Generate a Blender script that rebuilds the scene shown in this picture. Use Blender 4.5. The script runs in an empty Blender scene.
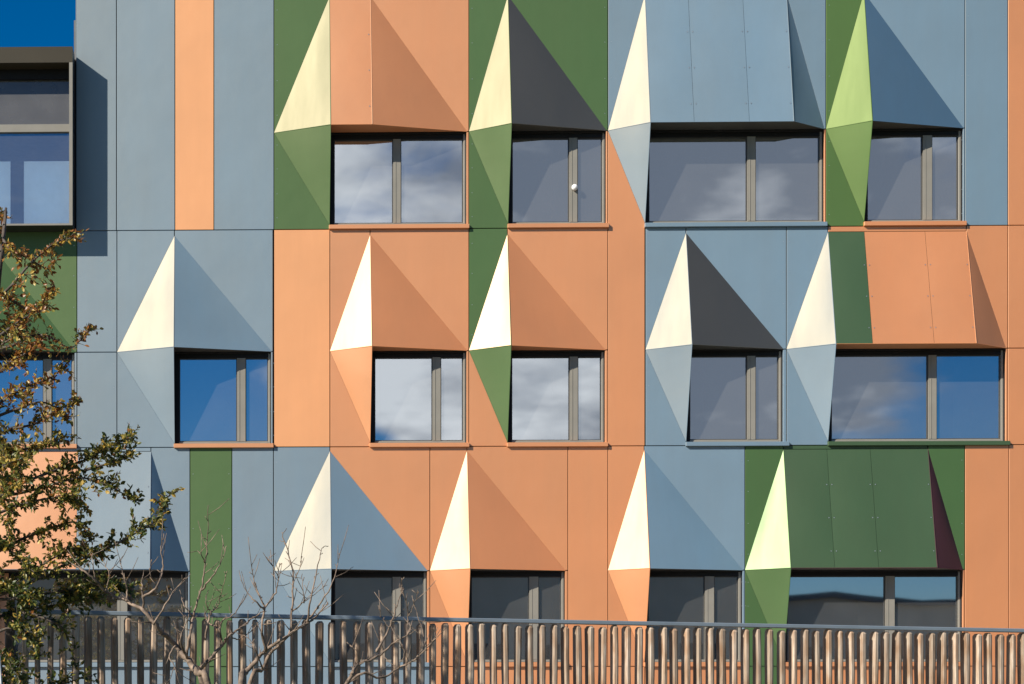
import bpy, bmesh, math, random
from mathutils import Vector, Matrix, noise
R = math.radians
rnd = random.Random(11)
scene = bpy.context.scene
COL = scene.collection

# ------------------------------------------------------------------ camera geometry
F, CX, CY, D, EYE = 1800.0, 200.0, 725.0, 30.0, 1.6      # focal (px), principal point, distance to facade, eye height
TH = R(1.24)
cam = bpy.data.cameras.new('camera')
cam.sensor_width = 36.0
cam.lens = 36.0 * F / 1024.0
cam.shift_x = (512 - CX) / 1024.0
cam.shift_y = (CY - 342) / 1024.0
cam.clip_start, cam.clip_end = 0.1, 3000
camo = bpy.data.objects.new('camera', cam)
COL.objects.link(camo)
camo.location = (0, -D, EYE)
camo.rotation_euler = (R(90), 0, 0)
scene.camera = camo

def W(px, py):
    """photo position -> (u, z) on the facade plane (survey of the elevation)"""
    a, b = (px - CX) / F, (CY - py) / F
    t = D * math.cos(TH) / (math.cos(TH) + a * math.sin(TH))
    x, y, z = a * t, -D + t, EYE + b * t
    return x * math.cos(TH) - y * math.sin(TH), z
def U(px, py=350): return W(px, py)[0]
def V(py, px=500): return W(px, py)[1]
def at(px, py, dist):
    return Vector(((px - CX) / F * dist, -D + dist, EYE + (CY - py) / F * dist))

# ------------------------------------------------------------------ materials
def newmat(name):
    m = bpy.data.materials.new(name)
    m.use_nodes = True
    nt = m.node_tree
    for n in list(nt.nodes): nt.nodes.remove(n)
    out = nt.nodes.new('ShaderNodeOutputMaterial')
    return m, nt, out
def N(nt, t, **kw):
    n = nt.nodes.new(t)
    for k, v in kw.items(): setattr(n, k, v)
    return n
def principled(name, col, rough=0.6, metallic=0.0, ior=1.5, tint=None, var=0.0, varscale=8.0, bump=0.0, bscale=20.0, stretch=None, obj_rand=0.0):
    m, nt, out = newmat(name)
    p = N(nt, 'ShaderNodeBsdfPrincipled')
    nt.links.new(p.outputs[0], out.inputs[0])
    p.inputs['Base Color'].default_value = (*col, 1)
    p.inputs['Roughness'].default_value = rough
    p.inputs['Metallic'].default_value = metallic
    p.inputs['IOR'].default_value = ior
    if tint: p.inputs['Specular Tint'].default_value = (*tint, 1)
    tc = N(nt, 'ShaderNodeTexCoord')
    src = tc.outputs['Object']
    if stretch:
        mp = N(nt, 'ShaderNodeMapping'); mp.inputs['Scale'].default_value = stretch
        nt.links.new(src, mp.inputs[0]); src = mp.outputs[0]
    val = None
    if var:
        nz = N(nt, 'ShaderNodeTexNoise'); nz.inputs['Scale'].default_value = varscale; nz.inputs['Detail'].default_value = 6
        nt.links.new(src, nz.inputs['Vector'])
        mr = N(nt, 'ShaderNodeMapRange')
        mr.inputs[1].default_value, mr.inputs[2].default_value = 0.3, 0.7
        mr.inputs[3].default_value, mr.inputs[4].default_value = 1 - var, 1 + var
        nt.links.new(nz.outputs[0], mr.inputs[0]); val = mr.outputs[0]
    if obj_rand:
        oi = N(nt, 'ShaderNodeObjectInfo')
        mr2 = N(nt, 'ShaderNodeMapRange')
        mr2.inputs[3].default_value, mr2.inputs[4].default_value = 1 - obj_rand, 1 + obj_rand
        nt.links.new(oi.outputs['Random'], mr2.inputs[0])
        if val is None: val = mr2.outputs[0]
        else:
            mu = N(nt, 'ShaderNodeMath', operation='MULTIPLY')
            nt.links.new(val, mu.inputs[0]); nt.links.new(mr2.outputs[0], mu.inputs[1]); val = mu.outputs[0]
    if val is not None:
        hv = N(nt, 'ShaderNodeHueSaturation'); hv.inputs['Color'].default_value = (*col, 1)
        nt.links.new(val, hv.inputs['Value']); nt.links.new(hv.outputs[0], p.inputs['Base Color'])
    if bump:
        nb = N(nt, 'ShaderNodeTexNoise'); nb.inputs['Scale'].default_value = bscale; nb.inputs['Detail'].default_value = 3
        nt.links.new(src, nb.inputs['Vector'])
        b = N(nt, 'ShaderNodeBump'); b.inputs['Strength'].default_value = 1.0; b.inputs['Distance'].default_value = bump
        nt.links.new(nb.outputs[0], b.inputs['Height']); nt.links.new(b.outputs[0], p.inputs['Normal'])
    return m

PANEL_ROUGH, PANEL_IOR, PANEL_TINT = 0.64, 2.35, (1.0, 0.87, 0.66)
def panel_mat(name, col, tint=PANEL_TINT, ior=PANEL_IOR, rough=None):
    """pearl coated aluminium sheet: coloured base under a warm broad sheen, faint oil canning, dust and rain streaks"""
    m = principled(name, col, rough or PANEL_ROUGH, 0, ior, tint, var=0.05, varscale=0.8, bump=0.012, bscale=0.9, obj_rand=0.045)
    nt = m.node_tree
    p = next(n for n in nt.nodes if n.type == 'BSDF_PRINCIPLED')
    tc = next(n for n in nt.nodes if n.type == 'TEX_COORD')
    mp = N(nt, 'ShaderNodeMapping'); mp.inputs['Scale'].default_value = (4, 4, 0.3)
    nt.links.new(tc.outputs['Object'], mp.inputs[0])
    nz = N(nt, 'ShaderNodeTexNoise'); nz.inputs['Scale'].default_value = 1.0; nz.inputs['Detail'].default_value = 8; nz.inputs['Roughness'].default_value = 0.6
    nt.links.new(mp.outputs[0], nz.inputs['Vector'])
    mr = N(nt, 'ShaderNodeMapRange'); mr.inputs[1].default_value, mr.inputs[2].default_value = 0.3, 0.75
    mr.inputs[3].default_value, mr.inputs[4].default_value = 1.015, 0.95
    nt.links.new(nz.outputs[0], mr.inputs[0])
    src = p.inputs['Base Color'].links[0].from_socket
    mx = N(nt, 'ShaderNodeMix', data_type='RGBA', blend_type='MULTIPLY'); mx.inputs[0].default_value = 1.0
    nt.links.new(src, mx.inputs[6]); nt.links.new(mr.outputs[0], mx.inputs[7]); nt.links.new(mx.outputs[2], p.inputs['Base Color'])
    rr = N(nt, 'ShaderNodeMapRange'); rr.inputs[1].default_value, rr.inputs[2].default_value = 0.3, 0.7
    rr.inputs[3].default_value, rr.inputs[4].default_value = (rough or PANEL_ROUGH) - 0.02, (rough or PANEL_ROUGH) + 0.02
    nt.links.new(nz.outputs[0], rr.inputs[0]); nt.links.new(rr.outputs[0], p.inputs['Roughness'])
    return m
M = {
    'blue': panel_mat('blue panel', (0.116, 0.23, 0.345), (1.0, 0.71, 0.27), 2.45, 0.60),
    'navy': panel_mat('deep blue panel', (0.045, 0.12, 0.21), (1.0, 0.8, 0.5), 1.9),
    'orange': panel_mat('orange panel', (0.575, 0.196, 0.058), (1.0, 0.92, 0.70), 2.75, 0.55),
    'apricot': panel_mat('apricot panel', (0.70, 0.275, 0.095), (1.0, 0.9, 0.68), 2.5),
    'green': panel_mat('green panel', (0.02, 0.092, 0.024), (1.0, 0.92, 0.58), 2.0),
    'sunlit_mint': panel_mat('mint green panel', (0.045, 0.15, 0.03), (0.84, 1.0, 0.62), 2.7, 0.56),  # lit copy of the green sheet: sun glare put into colour and tint
    'sunlit_cream': panel_mat('cream green panel', (0.07, 0.105, 0.05), (1.0, 0.86, 0.60), 2.45, 0.6),  # green sheet again, with the side facets' warm sun sheen painted in
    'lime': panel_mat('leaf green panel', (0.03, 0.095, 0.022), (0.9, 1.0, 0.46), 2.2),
    'bottle': panel_mat('dark green panel', (0.02, 0.068, 0.026), (1.0, 0.92, 0.7), 1.85),
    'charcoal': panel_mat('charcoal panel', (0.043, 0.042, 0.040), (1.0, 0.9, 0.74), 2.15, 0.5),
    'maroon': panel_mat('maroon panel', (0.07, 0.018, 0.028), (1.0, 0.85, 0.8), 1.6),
    'frame': principled('bronze anodised frame', (0.25, 0.235, 0.20), 0.5, 0.0, 1.4, var=0.06, varscale=4),
    'sash': principled('dark window sash', (0.06, 0.056, 0.05), 0.5, 0.0, 1.35),
    'darkshadeframe': principled('dark and shade-painted frame', (0.014, 0.014, 0.015), 0.6, 0, 1.3),  # plain dark frames, and window members blackened to carry the hood's shade
    'back': principled('dark wall membrane', (0.02, 0.02, 0.022), 0.8, var=0.2),
    'interior': principled('interior plaster', (0.16, 0.16, 0.165), 0.8, var=0.1),
    'interiorfloor': principled('interior carpet', (0.08, 0.078, 0.075), 0.9, var=0.15),
    'roof': principled('roof membrane', (0.22, 0.22, 0.22), 0.8, var=0.15),
    'boxmetal': principled('brown grey box metal', (0.035, 0.032, 0.028), 0.4, 0.1, var=0.06, varscale=2),
    'boxfascia': principled('olive brown fascia', (0.055, 0.044, 0.024), 0.45, 0.2, var=0.06, varscale=2),
    'white': principled('white paint', (0.8, 0.8, 0.78), 0.5, var=0.04),
    'blind': principled('pale blue blind', (0.74, 0.90, 0.97), 0.8, var=0.04),
    'rail': principled('painted steel rail', (0.21, 0.255, 0.295), 0.45, 0.0, var=0.08, varscale=3),
    'steel': principled('rivet steel', (0.4, 0.42, 0.42), 0.35, 0.6),
}
def wood_mat():
    m, nt, out = newmat('weathered larch')
    p = N(nt, 'ShaderNodeBsdfPrincipled'); p.inputs['Roughness'].default_value = 0.75
    nt.links.new(p.outputs[0], out.inputs[0])
    tc = N(nt, 'ShaderNodeTexCoord'); oi = N(nt, 'ShaderNodeObjectInfo')
    ad = N(nt, 'ShaderNodeVectorMath', operation='ADD')
    sc = N(nt, 'ShaderNodeVectorMath', operation='SCALE'); sc.inputs['Scale'].default_value = 37.0
    cb = N(nt, 'ShaderNodeCombineXYZ')
    for i in range(3): nt.links.new(oi.outputs['Random'], cb.inputs[i])
    nt.links.new(cb.outputs[0], sc.inputs[0])
    nt.links.new(tc.outputs['Object'], ad.inputs[0]); nt.links.new(sc.outputs[0], ad.inputs[1])
    mp = N(nt, 'ShaderNodeMapping'); mp.inputs['Scale'].default_value = (30, 30, 1.6)
    nt.links.new(ad.outputs[0], mp.inputs[0])
    nz = N(nt, 'ShaderNodeTexNoise'); nz.inputs['Scale'].default_value = 1.4; nz.inputs['Detail'].default_value = 7; nz.inputs['Roughness'].default_value = 0.65
    nt.links.new(mp.outputs[0], nz.inputs['Vector'])
    mp2 = N(nt, 'ShaderNodeMapping'); mp2.inputs['Scale'].default_value = (5, 5, 2.2)
    nt.links.new(ad.outputs[0], mp2.inputs[0])
    nz2 = N(nt, 'ShaderNodeTexNoise'); nz2.inputs['Scale'].default_value = 1.3; nz2.inputs['Detail'].default_value = 4
    nt.links.new(mp2.outputs[0], nz2.inputs['Vector'])
    rp = N(nt, 'ShaderNodeValToRGB')
    e = rp.color_ramp.elements
    e[0].position, e[0].color = 0.25, (0.20, 0.135, 0.09, 1)
    e[1].position, e[1].color = 0.75, (0.72, 0.63, 0.53, 1)
    k = e.new(0.5); k.color = (0.44, 0.34, 0.25, 1)
    nt.links.new(nz.outputs[0], rp.inputs[0])
    rp2 = N(nt, 'ShaderNodeValToRGB')
    e = rp2.color_ramp.elements
    e[0].position, e[0].color = 0.35, (0.74, 0.58, 0.46, 1)
    e[1].position, e[1].color = 0.6, (1, 1, 1, 1)
    nt.links.new(nz2.outputs[0], rp2.inputs[0])
    mx = N(nt, 'ShaderNodeMix', data_type='RGBA', blend_type='MULTIPLY'); mx.inputs[0].default_value = 1
    nt.links.new(rp.outputs[0], mx.inputs[6]); nt.links.new(rp2.outputs[0], mx.inputs[7])
    hv = N(nt, 'ShaderNodeHueSaturation')
    mr = N(nt, 'ShaderNodeMapRange'); mr.inputs[3].default_value, mr.inputs[4].default_value = 0.7, 1.25
    nt.links.new(oi.outputs['Random'], mr.inputs[0]); nt.links.new(mr.outputs[0], hv.inputs['Value'])
    nt.links.new(mx.outputs[2], hv.inputs['Color'])
    nt.links.new(hv.outputs[0], p.inputs['Base Color'])
    b = N(nt, 'ShaderNodeBump'); b.inputs['Distance'].default_value = 0.0009
    nt.links.new(nz.outputs[0], b.inputs['Height']); nt.links.new(b.outputs[0], p.inputs['Normal'])
    return m
M['wood'] = wood_mat()

def glass_mat(name, refl=0.55, dust=0.05, tint=(0.86, 0.93, 1.0), see=(0.55, 0.6, 0.62)):
    """coated solar glass: strong mirror layer, faint dust, the rest see-through"""
    m, nt, out = newmat(name)
    tc = N(nt, 'ShaderNodeTexCoord')
    nz = N(nt, 'ShaderNodeTexNoise'); nz.inputs['Scale'].default_value = 0.8; nz.inputs['Detail'].default_value = 1
    nt.links.new(tc.outputs['Object'], nz.inputs['Vector'])
    b = N(nt, 'ShaderNodeBump'); b.inputs['Distance'].default_value = 0.0009
    nt.links.new(nz.outputs[0], b.inputs['Height'])
    g = N(nt, 'ShaderNodeBsdfGlossy'); g.inputs['Roughness'].default_value = 0.02; g.inputs['Color'].default_value = (*tint, 1)
    nt.links.new(b.outputs[0], g.inputs['Normal'])
    t = N(nt, 'ShaderNodeBsdfTransparent'); t.inputs['Color'].default_value = (*see, 1)
    d = N(nt, 'ShaderNodeBsdfDiffuse'); d.inputs['Color'].default_value = (0.75, 0.74, 0.72, 1)
    lw = N(nt, 'ShaderNodeLayerWeight'); lw.inputs['Blend'].default_value = 0.25
    ma = N(nt, 'ShaderNodeMath', operation='MULTIPLY_ADD'); ma.inputs[1].default_value = 0.5; ma.inputs[2].default_value = refl; ma.use_clamp = True
    nt.links.new(lw.outputs['Fresnel'], ma.inputs[0])
    m1 = N(nt, 'ShaderNodeMixShader'); nt.links.new(ma.outputs[0], m1.inputs[0])
    nt.links.new(t.outputs[0], m1.inputs[1]); nt.links.new(g.outputs[0], m1.inputs[2])
    nd = N(nt, 'ShaderNodeTexNoise'); nd.inputs['Scale'].default_value = 2.5; nd.inputs['Detail'].default_value = 5
    nt.links.new(tc.outputs['Object'], nd.inputs['Vector'])
    md = N(nt, 'ShaderNodeMapRange'); md.inputs[3].default_value, md.inputs[4].default_value = dust * 0.7, dust * 1.3
    nt.links.new(nd.outputs[0], md.inputs[0])
    m2 = N(nt, 'ShaderNodeMixShader'); nt.links.new(md.outputs[0], m2.inputs[0])
    nt.links.new(m1.outputs[0], m2.inputs[1]); nt.links.new(d.outputs[0], m2.inputs[2])
    nt.links.new(m2.outputs[0], out.inputs[0])
    return m
M['glass'] = glass_mat('window glass')
M['boxglass'] = glass_mat('bay window glass', 0.3, 0.07, see=(0.93,0.96,0.98))
M['spandrelglass'] = glass_mat('grey spandrel glass', 0.05, 0.13, see=(0.3,0.3,0.32))
M['darkpane'] = principled('dark far pane', (0.03,0.032,0.036), 0.25)

def leaf_mat(name, col, col2):
    m, nt, out = newmat(name)
    geo = N(nt, 'ShaderNodeNewGeometry')
    mx = N(nt, 'ShaderNodeMix', data_type='RGBA')
    mx.inputs[6].default_value = (*col, 1); mx.inputs[7].default_value = (*col2, 1)
    nt.links.new(geo.outputs['Random Per Island'], mx.inputs[0])
    p = N(nt, 'ShaderNodeBsdfPrincipled'); p.inputs['Roughness'].default_value = 0.42
    nt.links.new(mx.outputs[2], p.inputs['Base Color'])
    t = N(nt, 'ShaderNodeBsdfTranslucent'); nt.links.new(mx.outputs[2], t.inputs['Color'])
    s = N(nt, 'ShaderNodeMixShader'); s.inputs[0].default_value = 0.32
    nt.links.new(p.outputs[0], s.inputs[1]); nt.links.new(t.outputs[0], s.inputs[2])
    nt.links.new(s.outputs[0], out.inputs[0])
    return m
LEAF = [leaf_mat('dark green leaf', (0.028, 0.048, 0.012), (0.07, 0.105, 0.022)),
        leaf_mat('olive leaf', (0.12, 0.135, 0.025), (0.26, 0.24, 0.05)),
        leaf_mat('golden leaf', (0.42, 0.26, 0.04), (0.56, 0.42, 0.10)),
        leaf_mat('rust leaf', (0.22, 0.08, 0.02), (0.36, 0.15, 0.03))]
M['bark'] = principled('grey brown bark', (0.09, 0.07, 0.055), 0.85, var=0.35, varscale=12, bump=0.02, bscale=25, stretch=(1, 1, 0.25))
M['twig'] = principled('pale bare bark', (0.20, 0.145, 0.105), 0.8, var=0.7, varscale=14, bump=0.004, bscale=60)

# ------------------------------------------------------------------ mesh helpers
def P(u, out, z): return Vector((u, -out, z))
def link(name, me, mats, parent=None):
    o = bpy.data.objects.new(name, me)
    COL.objects.link(o)
    for m in (mats if isinstance(mats, (list, tuple)) else [mats]): me.materials.append(m)
    if parent is not None: o.parent = parent
    return o
def mesh(name, verts, faces, mats, parent=None, smooth=False, midx=None):
    me = bpy.data.meshes.new(name)
    me.from_pydata([tuple(v) for v in verts], [], faces)
    if midx: me.polygons.foreach_set('material_index', midx)
    if smooth: me.polygons.foreach_set('use_smooth', [True] * len(me.polygons))
    me.update()
    return link(name, me, mats, parent)
class MB:
    def __init__(s): s.v, s.f, s.m = [], [], []
    def add(s, vs, fs, mi=0):
        n = len(s.v); s.v += [Vector(v) for v in vs]; s.f += [[n + i for i in f] for f in fs]; s.m += [mi] * len(fs)
    def box(s, x0, x1, y0, y1, z0, z1, mi=0):
        s.add([(x0,y0,z0),(x1,y0,z0),(x1,y1,z0),(x0,y1,z0),(x0,y0,z1),(x1,y0,z1),(x1,y1,z1),(x0,y1,z1)],
              [(0,3,2,1),(4,5,6,7),(0,1,5,4),(1,2,6,5),(2,3,7,6),(3,0,4,7)], mi)
    def tube(s, pts, rad, sides=6, mi=0, cap=True):
        n0 = len(s.v); n = len(pts); prev = None
        for i, p in enumerate(pts):
            t = (pts[min(i+1, n-1)] - pts[max(i-1, 0)])
            t = t.normalized() if t.length > 1e-9 else Vector((0,0,1))
            a = (prev - t * prev.dot(t)) if prev is not None else t.orthogonal()
            a = a.normalized() if a.length > 1e-6 else t.orthogonal().normalized()
            prev = a; b = t.cross(a)
            for k in range(sides):
                w = 2 * math.pi * k / sides
                s.v.append(p + (a * math.cos(w) + b * math.sin(w)) * rad[i])
        for i in range(n - 1):
            for k in range(sides):
                k2 = (k + 1) % sides
                s.f.append([n0 + i*sides + k, n0 + i*sides + k2, n0 + (i+1)*sides + k2, n0 + (i+1)*sides + k]); s.m.append(mi)
        if cap:
            s.f.append([n0 + k for k in range(sides)][::-1]); s.m.append(mi)
            s.f.append([n0 + (n-1)*sides + k for k in range(sides)]); s.m.append(mi)
    def build(s, name, mats, parent=None, smooth=False):
        return mesh(name, s.v, s.f, mats, parent, smooth, s.m)
def bevel(o, w=0.006, seg=1):
    md = o.modifiers.new('bevel', 'BEVEL'); md.width = w; md.segments = seg; md.limit_method = 'ANGLE'; md.angle_limit = R(40)
    return o
def thing(o, label, cat, group=None, kind=None):
    if label: o['label'] = label
    if cat: o['category'] = cat
    if group: o['group'] = group
    if kind: o['kind'] = kind
    return o
def empty(name, loc=(0,0,0), rz=0.0):
    o = bpy.data.objects.new(name, None); COL.objects.link(o); o.location = loc; o.rotation_euler = (0, 0, rz); o.empty_display_size = 0.3
    return o

# ------------------------------------------------------------------ the building
B = empty('apartment_building', (0, 0, 0), -TH)
thing(B, 'building with blue, orange and green panels folded into pointed hoods over its windows', 'building')
GAP = 0.0065
def inset(poly, g=GAP):
    """move axis aligned edges in by half a joint; folds keep their place"""
    n = len(poly); area = sum(poly[i][0]*poly[(i+1)%n][1] - poly[(i+1)%n][0]*poly[i][1] for i in range(n))
    if area < 0: poly = poly[::-1]
    L = []
    for i in range(n):
        x0, y0 = poly[i]; x1, y1 = poly[(i+1)%n]
        dx, dy = x1-x0, y1-y0; l = math.hypot(dx, dy)
        nx, ny = -dy/l, dx/l
        gg = g if (abs(dx) < 1e-3 or abs(dy) < 1e-3) else 0.0
        L.append((x0 + nx*gg, y0 + ny*gg, dx/l, dy/l))
    out = []
    for i in range(n):
        a, b = L[i-1], L[i]
        det = a[2]*b[3] - a[3]*b[2]
        if abs(det) < 1e-6: out.append((b[0], b[1])); continue
        t = ((b[0]-a[0])*b[3] - (b[1]-a[1])*b[2]) / det
        out.append((a[0] + a[2]*t, a[1] + a[3]*t))
    return out
def panel(poly, col, name='cladding_panel'):
    poly = inset(poly); n = len(poly)
    vs = [P(u, 0, z) for u, z in poly] + [P(u, -0.03, z) for u, z in poly]
    fs = [list(range(n))] + [[i, n+i, n+(i+1)%n, (i+1)%n] for i in range(n)]
    mi = [0]*len(fs)
    if col in ('green', 'lime', 'bottle', 'blue'):             # visible fixings along the upright edges
        for i in range(n):
            (ax, az), (cx, cz) = poly[i], poly[(i+1)%n]
            if abs(ax-cx) < 0.01 and abs(az-cz) > 1.0:
                sgn = 1 if cz < az else -1
                for t in (0.12, 0.37, 0.63, 0.88):
                    q = P(ax + 0.045*sgn, 0.002, az + (cz-az)*t); k0 = len(vs)
                    vs += [q + Vector((0.007*math.cos(k*math.pi/3), 0, 0.007*math.sin(k*math.pi/3))) for k in range(6)]
                    fs.append(list(range(k0, k0+6))); mi.append(1)
    return bevel(mesh(name, vs, fs, [M[col], M['steel']], B, midx=mi), 0.003)
def rect(x0, x1, z0, z1, col): return panel([(x0, z0), (x1, z0), (x1, z1), (x0, z1)], col)

L0, L1, L2, L3 = V(-9), V(228.3), V(446.3), V(666.5)
TOPZ, BASEZ = V(-64), V(742)
DEP = 0.40
ROW = {'T': dict(top=L0, apex=V(-4.5), eave=V(131.3), bot=V(223.8), base=L1),
       'M': dict(top=L1, apex=V(234.0), eave=V(350.4), bot=V(442.3), base=L2),
       'B': dict(top=L2, apex=V(450.5), eave=V(570.6), bot=V(662.0), base=L3)}
OPEN = []     # window openings (u0,u1,z0,z1)
WIN_IN = []

def facet(name, pts, col, parent, rivets=None, label=None):
    """one folded sheet, very slightly pillowed like real thin metal"""
    b = MB()
    nrm = (pts[1]-pts[0]).cross(pts[2]-pts[0]).normalized()
    if nrm.y > 0: nrm = -nrm
    amp = rnd.choice([-1, 1, 1]) * rnd.uniform(0.006, 0.013)
    n = 12; idx = {}; vs = []; fs = []
    if len(pts) == 3:
        for i in range(n+1):
            for k in range(n+1-i):
                a, c = i/n, k/n; e = 1-a-c
                idx[i, k] = len(vs); vs.append(pts[0]*e + pts[1]*a + pts[2]*c + nrm*(amp*27*a*c*e))
        for i in range(n):
            for k in range(n-i):
                fs.append([idx[i,k], idx[i+1,k], idx[i,k+1]])
                if k < n-i-1: fs.append([idx[i+1,k], idx[i+1,k+1], idx[i,k+1]])
    else:
        for i in range(n+1):
            for k in range(n+1):
                a, c = i/n, k/n
                idx[i, k] = len(vs); vs.append(pts[0].lerp(pts[1], a).lerp(pts[3].lerp(pts[2], a), c) + nrm*(amp*16*a*(1-a)*c*(1-c)))
        for i in range(n):
            for k in range(n): fs.append([idx[i,k], idx[i+1,k], idx[i+1,k+1], idx[i,k+1]])
    b.add(vs, fs); nf = len(fs)
    if rivets:
        a = nrm.orthogonal().normalized(); c = nrm.cross(a)
        for q in rivets:
            m_ = 7
            b.add([q + nrm*0.006 + (a*math.cos(2*math.pi*k/m_) + c*math.sin(2*math.pi*k/m_))*0.010 for k in range(m_)], [list(range(m_))], 1)
    o = b.build(name, [M[col], M['steel']], parent)
    o.data.polygons.foreach_set('use_smooth', [True]*nf + [False]*(len(o.data.polygons)-nf))
    if label: o['label'] = label
    return o

def window(x0, x1, z0, z1, mul, sill, sx0, sx1, dark_left=True):
    """frame with two panes, mullion and projecting sill; mul = (left, right) edges of the mullion"""
    b = MB()
    fl, fr, ft, fb = 0.075, 0.04, 0.075, 0.04
    yo, yi = 0.065, 0.14          # frame front / back (metres behind the panel face)
    b.box(x0, x0+fl, yo, yi, z0, z1, 1); b.box(x1-fr, x1, yo, yi, z0, z1)
    b.box(x0+fl, x1-fr, yo, yi, z1-ft, z1, 1); b.box(x0+fl, x1-fr, yo, yi, z0, z0+fb)
    w = bevel(b.build('window', [M['frame'], M['darkshadeframe']], B), 0.006)  # left and head members are the shaded copy of the frame metal
    b = MB(); b.box(mul[0], mul[1], yo-0.004, yi, z0+fb+0.001, z1-ft-0.001)
    b.box(mul[0]+0.035, mul[0]+0.045, yo-0.010, yo, z0+fb+0.01, z1-ft-0.01)
    b.build('mullion', M['frame'], w)
    for a, c in ((x0+fl, mul[0]), (mul[1], x1-fr)):
        if c - a < 0.05: continue
        g = 0.014                 # casement sash round the pane
        b = MB()
        b.box(a, a+g, 0.085, 0.125, z0+fb, z1-ft); b.box(c-g, c, 0.085, 0.125, z0+fb, z1-ft)
        b.box(a+g, c-g, 0.085, 0.125, z0+fb, z0+fb+g); b.box(a+g, c-g, 0.085, 0.125, z1-ft-g, z1-ft)
        b.build('sash', M['sash'], w)
        tilt = rnd.uniform(-0.0012, 0.0012)
        mesh('pane', [P(a+g, -0.110-tilt, z0+fb+g), P(c-g, -0.110+tilt, z0+fb+g), P(c-g, -0.110+tilt, z1-ft-g), P(a+g, -0.110-tilt, z1-ft-g)],
             [(0,1,2,3)], M['glass'], w)
    b = MB()
    b.add([P(sx0, 0.055, z0-0.080), P(sx1, 0.055, z0-0.080), P(sx1, 0.055, z0-0.012), P(sx0, 0.055, z0-0.012),
           P(sx0, -0.10, z0-0.080), P(sx1, -0.10, z0-0.080), P(sx1, -0.10, z0+0.004), P(sx0, -0.10, z0+0.004)],
          [(0,1,2,3),(5,4,7,6),(3,2,6,7),(1,0,4,5),(1,5,6,2),(4,0,3,7)])
    bevel(b.build('sill', M[sill], w), 0.004)
    OPEN.append((x0-0.002, x1+0.002, z0, z1))
    return w

def unit(row, xl, xa, xr, xb=None, edge=None, up='blue', low=None, fl=None, flow=None, front=None, right='blue', flat='blue',
         sill='orange', soffit=None, mul=None, seams=(), win_l=None, sill_r=2, low_to=None, rlabel=None, jamb=None):
    r = ROW[row]; xb = xb or xa; edge = edge or xr + 1.5
    py = {'T': 131, 'M': 350, 'B': 571}[row]
    u = lambda px: U(px, py)
    uL, ua, ub, uR, ue = u(xl), u(xa), u(xb), u(xr), u(edge)
    zt, ze, zb, ztop, zbase = r['apex'], r['eave'], r['bot'], r['top'], r['base']
    low = low or up; fl = fl or up; flow = flow or fl
    Lp, A, Bp, Rp, K = P(uL,0,ze), P(ua,0,zt), P(ub,0,zt), P(uR,0,ze), P(ua,0,zb)
    N1, N2 = P(ua,DEP,ze), P(ub,DEP,ze)
    # flat cladding round the hood
    panel([(uL,ze),(ua,zt),(ua,ztop),(uL,ztop)], up)
    panel([(uL,ze),(uL,low_to or zbase),(ua,low_to or zbase),(ua,zb)], low)
    panel([(ub,zt),(uR,ze),(ue,ze),(ue,ztop),(ub,ztop)] if edge > xr + 0.3 else [(ub,zt),(uR,ze),(uR,ztop),(ub,ztop)], flat)
    if xb > xa: panel([(ua,zt),(ub,zt),(ub,ztop),(ua,ztop)], flat if front is None else front[-1])
    # slender strip right of the window
    panel([(uR-0.012,ze),(ue,ze),(ue,zbase),(uR-0.012,zbase)], jamb or flat)
    # hood
    b = MB()
    foot = P(ua,0,ze)
    b.add([foot, N1] + ([N2] if xb > xa else []) + [Rp], [[0,1,2,3] if xb > xa else [0,1,2]], 0)
    b.add([foot + Vector((0.0,0.13,0)), K + Vector((0,0.13,0)), K, N1, foot], [[0,1,2,3,4]], 1)
    for p0, p1 in ((A,N1),(Lp,N1),(K,N1)) + (((Bp,N2),(N1,N2),(N2,Rp)) if xb > xa else ((N1,Rp),)):
        b.tube([p0, p1], [0.004, 0.006], 6, 2 if p0 in (A, Lp, K) and p1 is N1 else 3)
    h = b.build('window_hood', [M[soffit or right], M['darkshadeframe'], M[flow], M[right]], B)
    riv = [A.lerp(N1, t) + (Lp - A.lerp(N1,t)).normalized()*0.05 for t in (0.3,0.58,0.86)]
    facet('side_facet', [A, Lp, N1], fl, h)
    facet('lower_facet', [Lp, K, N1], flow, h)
    if xb > xa:
        cols = front or [up]
        cuts = [0.0] + list(seams) + [1.0]
        for i, c in enumerate(cols):
            s0, s1 = cuts[i], cuts[i+1]
            e = 0.0009
            s0 += e if i else 0; s1 -= e if i < len(cols)-1 else 0
            p = [A.lerp(Bp,s0), N1.lerp(N2,s0), N1.lerp(N2,s1), A.lerp(Bp,s1)]
            rv = []
            for t in (0.3,0.58,0.86):
                if i: rv.append(p[0].lerp(p[1],t) + Vector((0.04,0,0)))
                if i < len(cols)-1 or True: rv.append(p[3].lerp(p[2],t) - Vector((0.04,0,0)))
            facet('front_facet', p, c, h, rv, {'orange':'orange front facet','bottle':None}.get(c) if len(set(cols)) > 1 else None)
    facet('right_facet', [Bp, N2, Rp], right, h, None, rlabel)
    # window
    x0 = ua + 0.004
    if win_l is not None:
        x0 = u(win_l); panel([(ua+0.004, zb), (x0-0.004, zb), (x0-0.004, ze-0.02), (ua+0.004, ze-0.02)], up)
    x1 = uR - 0.015
    m0, m1 = u(mul[0]), u(mul[1])
    window(x0, x1, zb, ze - 0.02, (m0, m1), sill, ua - 0.01, u(xr + sill_r))
    return h

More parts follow.
